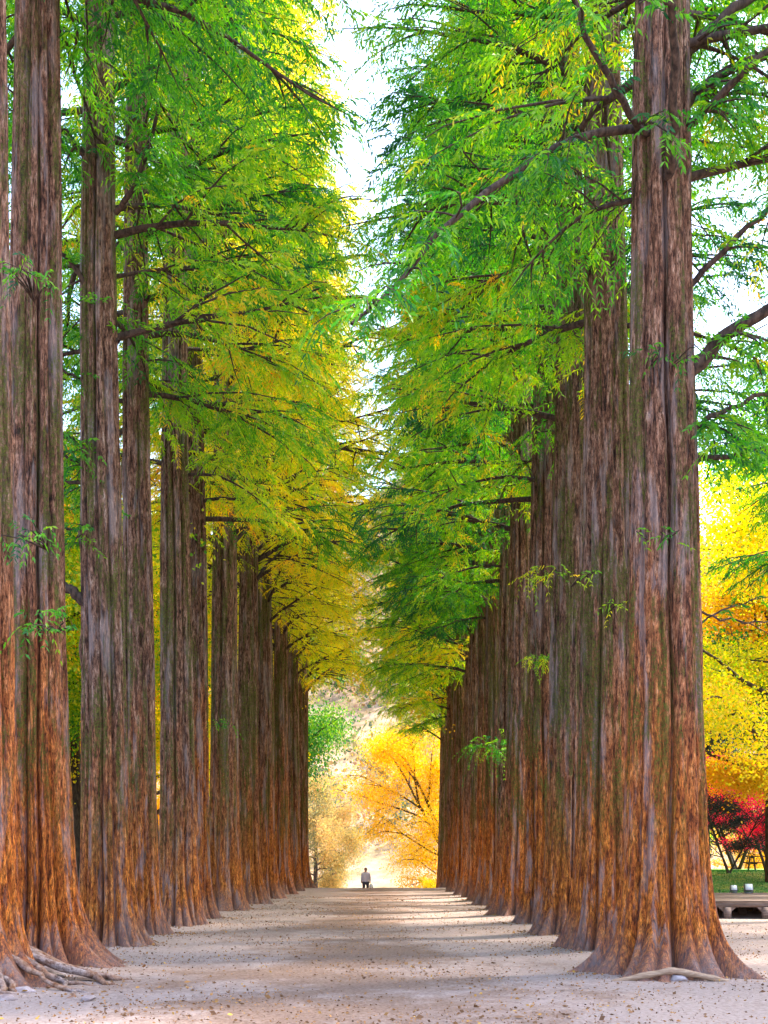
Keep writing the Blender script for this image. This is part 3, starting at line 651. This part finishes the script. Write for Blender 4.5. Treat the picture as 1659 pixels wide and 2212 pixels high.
# beyond the opening at the end of the lane
gt = bt('ginkgo_tree', 1, 6.9, 84, 1.15, L_GOLD, 'golden yellow spreading tree right of the lane end, dark slanting limbs', .6); gt.children[0].scale.z *= 1.3; gt.children[1].scale.z *= 1.3; gt.rotation_euler = (0, R(-22), .0)
bt('ginkgo_tree', 0, 12.5, 96, 1.3, L_GOLD, 'taller golden tree behind the slanting golden one at lane end', 2.1)
bt('maple_tree', 2, -7.6, 77, 1.5, L_MAPLE, 'dark green leafy tree leaning over the left side of lane end', 1.3, 1.5)
bt('maple_tree', 0, -11.5, 93, 1.25, L_OLIVE, 'loose olive and tan tree behind the dark green one at lane end', .3, 1.25)
bt('willow_tree', 3, -7.0, 112, 1.1, L_OLIVE, 'olive weeping tree on the far bank left of the walking person', .8)
bt('willow_tree', 3, 1.5, 175, 1.0, L_OLIVE, 'pale tan weeping tree low on the far hillside, straight ahead', 2.8)
bt('maple_tree', 1, 15.5, 112, 1.5, L_ORANGE, 'orange and olive tree standing highest behind the golden trees', 1.9)
bt('young_maple_tree', 4, 3.4, 80, .5, L_YEL, 'low yellow green shrub at the right foot of lane end', .4)
# right of the big tree
bt('ginkgo_tree', 2, 16.6, 52, 1.35, L_GOLD, 'golden yellow tree with slim grey trunk at right photo edge', 1.1)
bt('ginkgo_tree', 0, 11.6, 57, 1.25, L_GOLD, 'golden tree half hidden by the biggest right trunk', 4.0)
bt('red_maple_tree', 4, 18.1, 57, 1.05, L_RED, 'crimson maple behind the lawn bank', .3, z=.9)
bt('red_maple_tree', 4, 21.5, 66, 1.15, L_RED, 'second crimson maple farther right behind the picnic table', 2.3, z=.9)
bt('dark_shrub_tree', 4, 15.5, 54.8, .72, L_DARK, 'low dark blue green tree left of the crimson maple', 1.3, z=.9)
bt('dark_shrub_tree', 2, 19.0, 72, .85, L_DARK, 'tall dark tree behind the crimson maples', 1.9, z=.9)
bt('dark_shrub_tree', 4, 22.0, 76, 1.6, L_MAPLE, 'mid green tree behind the crimson maples', .9, z=.9)
bt('yellow_bush_tree', 4, 20.0, 88, 1.2, L_YEL, 'sunlit yellow bushy tree far behind the picnic table', .9, z=-1)
bt('yellow_bush_tree', 4, 27.0, 92, 1.3, L_GOLD, 'sunlit golden bushy tree at the far right distance', 2.9, z=-1)
# masses behind both rows
rb = random.Random(3)
names = {id(L_GREEN): 'green', id(L_LIME): 'lime green', id(L_YEL): 'yellow green', id(L_GOLD): 'golden', id(L_ORANGE): 'orange', id(L_MAPLE): 'dark green'}
left_bg = [(-12.5, 26, 1.2, L_LIME), (-15, 34, 1.3, L_ORANGE), (-12, 40, 1.2, L_LIME), (-17, 45, 1.5, L_GREEN), (-13.5, 52, 1.4, L_YEL), (-13.5, 64, 1.6, L_YEL), (-20, 55, 1.8, L_ORANGE), (-14, 72, 1.8, L_YEL), (-21, 36, 1.6, L_GREEN), (-28, 68, 1.9, L_LIME), (-18, 85, 2.0, L_GOLD), (-30, 48, 1.8, L_YEL)]
right_bg = [(12.5, 36, 1.25, L_YEL), (10.5, 66, 1.6, L_YEL), (17, 44, 1.55, L_GREEN), (24, 52, 1.7, L_LIME), (13, 78, 1.8, L_LIME), (27, 70, 1.9, L_YEL), (20, 96, 2.0, L_GREEN), (34, 60, 1.8, L_LIME)]
wheres = ['nearest the lane', 'second from the front', 'third from the front', 'fourth from the front', 'fifth from the front', 'sixth in depth', 'seventh in depth', 'eighth in depth', 'ninth in depth', 'tenth in depth', 'eleventh in depth', 'farthest back']
for side, lst in (('left', left_bg), ('right', right_bg)):
    for k, (x, y, s, m) in enumerate(sorted(lst, key=lambda q: q[1])):
        zb = .6 if (side == 'right' and 46 < y < 80) else None
        bt('broadleaf_tree', (0, 2, 0, 2)[k % 4], x, y, s, m, '%s broadleaf tree glimpsed behind the %s row, %s' % (names[id(m)], side, wheres[k]), rb.uniform(0, 6), rb.uniform(1.0, 1.25), zb, 'woods behind the lane rows')

# wooded hillside far off (reads as one mass)
rng = np.random.default_rng(21); fo = Foliage()
nc = 900; hx = rng.uniform(-170, 170, nc); hy = rng.uniform(150, 300, nc)
hx = np.concatenate([hx, rng.choice([-1, 1], 260)*rng.uniform(60, 130, 260)]); hy = np.concatenate([hy, rng.uniform(20, 160, 260)]); nc = len(hx)
for k in range(nc):
    s = rng.uniform(3.0, 5.5); m = 110; c = np.array([hx[k], hy[k], float(gz(hx[k], hy[k]))+s*.9])
    u = rng.normal(size=(m, 3)); u /= np.linalg.norm(u, axis=1)[:, None]; p = c+u*s*rng.uniform(.55, 1.05, (m, 1))*np.array([1, 1, 1.25]); l = rng.uniform(.5, 1.1, m)
    V, Q = leaf_quads(p, rng.normal(size=(m, 3)), l, l*.8, rng, 0); fo.add(V, Q, rng.uniform(0, 1, m), np.full(m, np.clip(rng.normal(.5, .25), 0, 1)))
tag(link('hillside_wood', fo.mesh('hillside_wood', L_FOREST)), 'autumn wood covering the far hillside', 'woodland', kind='stuff')

# ------------------------------------------------------------ the walking person
def skin(name, verts, edges, rad, mat, parent, sub=2, root=0):
    me = bpy.data.meshes.new(name); me.from_pydata([tuple(v) for v in verts], edges, []); me.materials.append(mat)
    o = link(name, me, parent); m = o.modifiers.new('skin', 'SKIN'); sv = me.skin_vertices[0].data
    for i, r in enumerate(rad): sv[i].radius = r if hasattr(r, '__len__') else (r, r); sv[i].use_root = (i == root)
    m.use_smooth_shade = True; s = o.modifiers.new('sub', 'SUBSURF'); s.levels = sub; s.render_levels = sub
    return o
def cloth(name, c): 
    t = NT(name); f = t.noise(t.coords((1, 1, 1)), 14, 3); a = tuple(q*.85 for q in c); return t.pbr(t.ramp(f, [(.3, a), (.7, c)]), .9, t.bump(f, .3, .01), .1)
pp = W(790, 1900, 70.5)
per = tag(empty('person', (pp[0], 70.5, float(gz(pp[0], 70.5)))), 'person walking away in a pale grey jacket, cap and dark trousers', 'person')
SK = cloth('skin', (.50, .30, .22)); JK = cloth('grey_jacket', (.62, .60, .74)); TR = cloth('dark_trousers', (.06, .065, .09)); CP = cloth('brown_cap', (.20, .11, .08)); SH = cloth('shoe_leather', (.03, .03, .03))
bv = [(0, 0, .95), (0, 0, 1.15), (0, .01, 1.36), (0, .0, 1.47), (0, .01, 1.53), (0, .015, 1.60), (0, .01, 1.69),
      (-.17, 0, 1.40), (-.235, -.02, 1.14), (-.245, .05, .90), (-.245, .07, .82), (.17, 0, 1.40), (.24, .02, 1.14), (.255, .04, .90), (.255, .06, .82),
      (-.10, 0, .90), (-.11, .10, .50), (-.11, .04, .10), (-.11, .14, .04), (.10, 0, .90), (.11, -.04, .50), (.11, -.26, .14), (.11, -.18, .05)]
be = [(0, 1), (1, 2), (2, 3), (3, 4), (4, 5), (5, 6), (2, 7), (7, 8), (8, 9), (9, 10), (2, 11), (11, 12), (12, 13), (13, 14), (0, 15), (15, 16), (16, 17), (17, 18), (0, 19), (19, 20), (20, 21), (21, 22)]
brad = [(.15, .11), (.14, .10), (.16, .10), .06, .07, .095, .07, .065, .045, .035, .04, .065, .045, .035, .04, .09, .06, .042, .04, .09, .06, .042, .04]
skin('body', bv, be, brad, SK, per)
jv = [(0, 0, .76), (0, 0, 1.0), (0, 0, 1.18), (0, .0, 1.37), (0, 0, 1.46), (-.19, 0, 1.40), (-.235, -.02, 1.14), (-.245, .05, .90), (.19, 0, 1.40), (.24, .02, 1.14), (.255, .04, .90)]
je = [(0, 1), (1, 2), (2, 3), (3, 4), (3, 5), (5, 6), (6, 7), (3, 8), (8, 9), (9, 10)]
skin('jacket', jv, je, [(.20, .14), (.20, .14), (.20, .145), (.20, .13), (.09, .08), .09, .072, .055, .09, .072, .055], JK, per, root=0)
skin('trousers', [(0, 0, .92), (-.11, 0, .84), (-.12, .10, .50), (-.11, .04, .12), (.11, 0, .84), (.12, -.04, .50), (.11, -.26, .16)], [(0, 1), (1, 2), (2, 3), (0, 4), (4, 5), (5, 6)], [(.17, .13), .115, .08, .065, .115, .08, .065], TR, per)
for a, b in (((-.11, .0, .05), (-.11, .2, .035)), ((.11, -.30, .08), (.11, -.12, .035))): skin('shoe', [a, b], [(0, 1)], [.055, .045], SH, per)
nu = 16; cv = []; cq = []
for i in range(7):
    b = i/6*math.pi/2
    for j in range(nu): a = j/nu*2*math.pi; cv.append((.108*math.cos(a)*math.cos(b), .012+.122*math.sin(a)*math.cos(b), 1.63+.115*math.sin(b)))
for i in range(6):
    for j in range(nu): cq.append([i*nu+j, i*nu+(j+1) % nu, (i+1)*nu+(j+1) % nu, (i+1)*nu+j])
mb = MB(); mb.add(cv, cq); mb.box((0, .165, 1.632), (.16, .12, .012)); link('cap', mb.mesh('cap', CP, True), per)
t = NT('white_bag'); BG = t.pbr((.75, .75, .78), .6)
mb = MB(); P = [(0, 0, .0), (0, 0, .05), (0, 0, .2), (0, 0, .30), (0, 0, .36)]; mb.tube(P, [.05, .12, .13, .09, .02], 10)
tag(link('carrier_bag', mb.mesh('carrier_bag', BG), None, (pp[0]+.33, 70.56, per.location.z+.46)), 'small white bag hanging from the right hand of the person', 'bag')
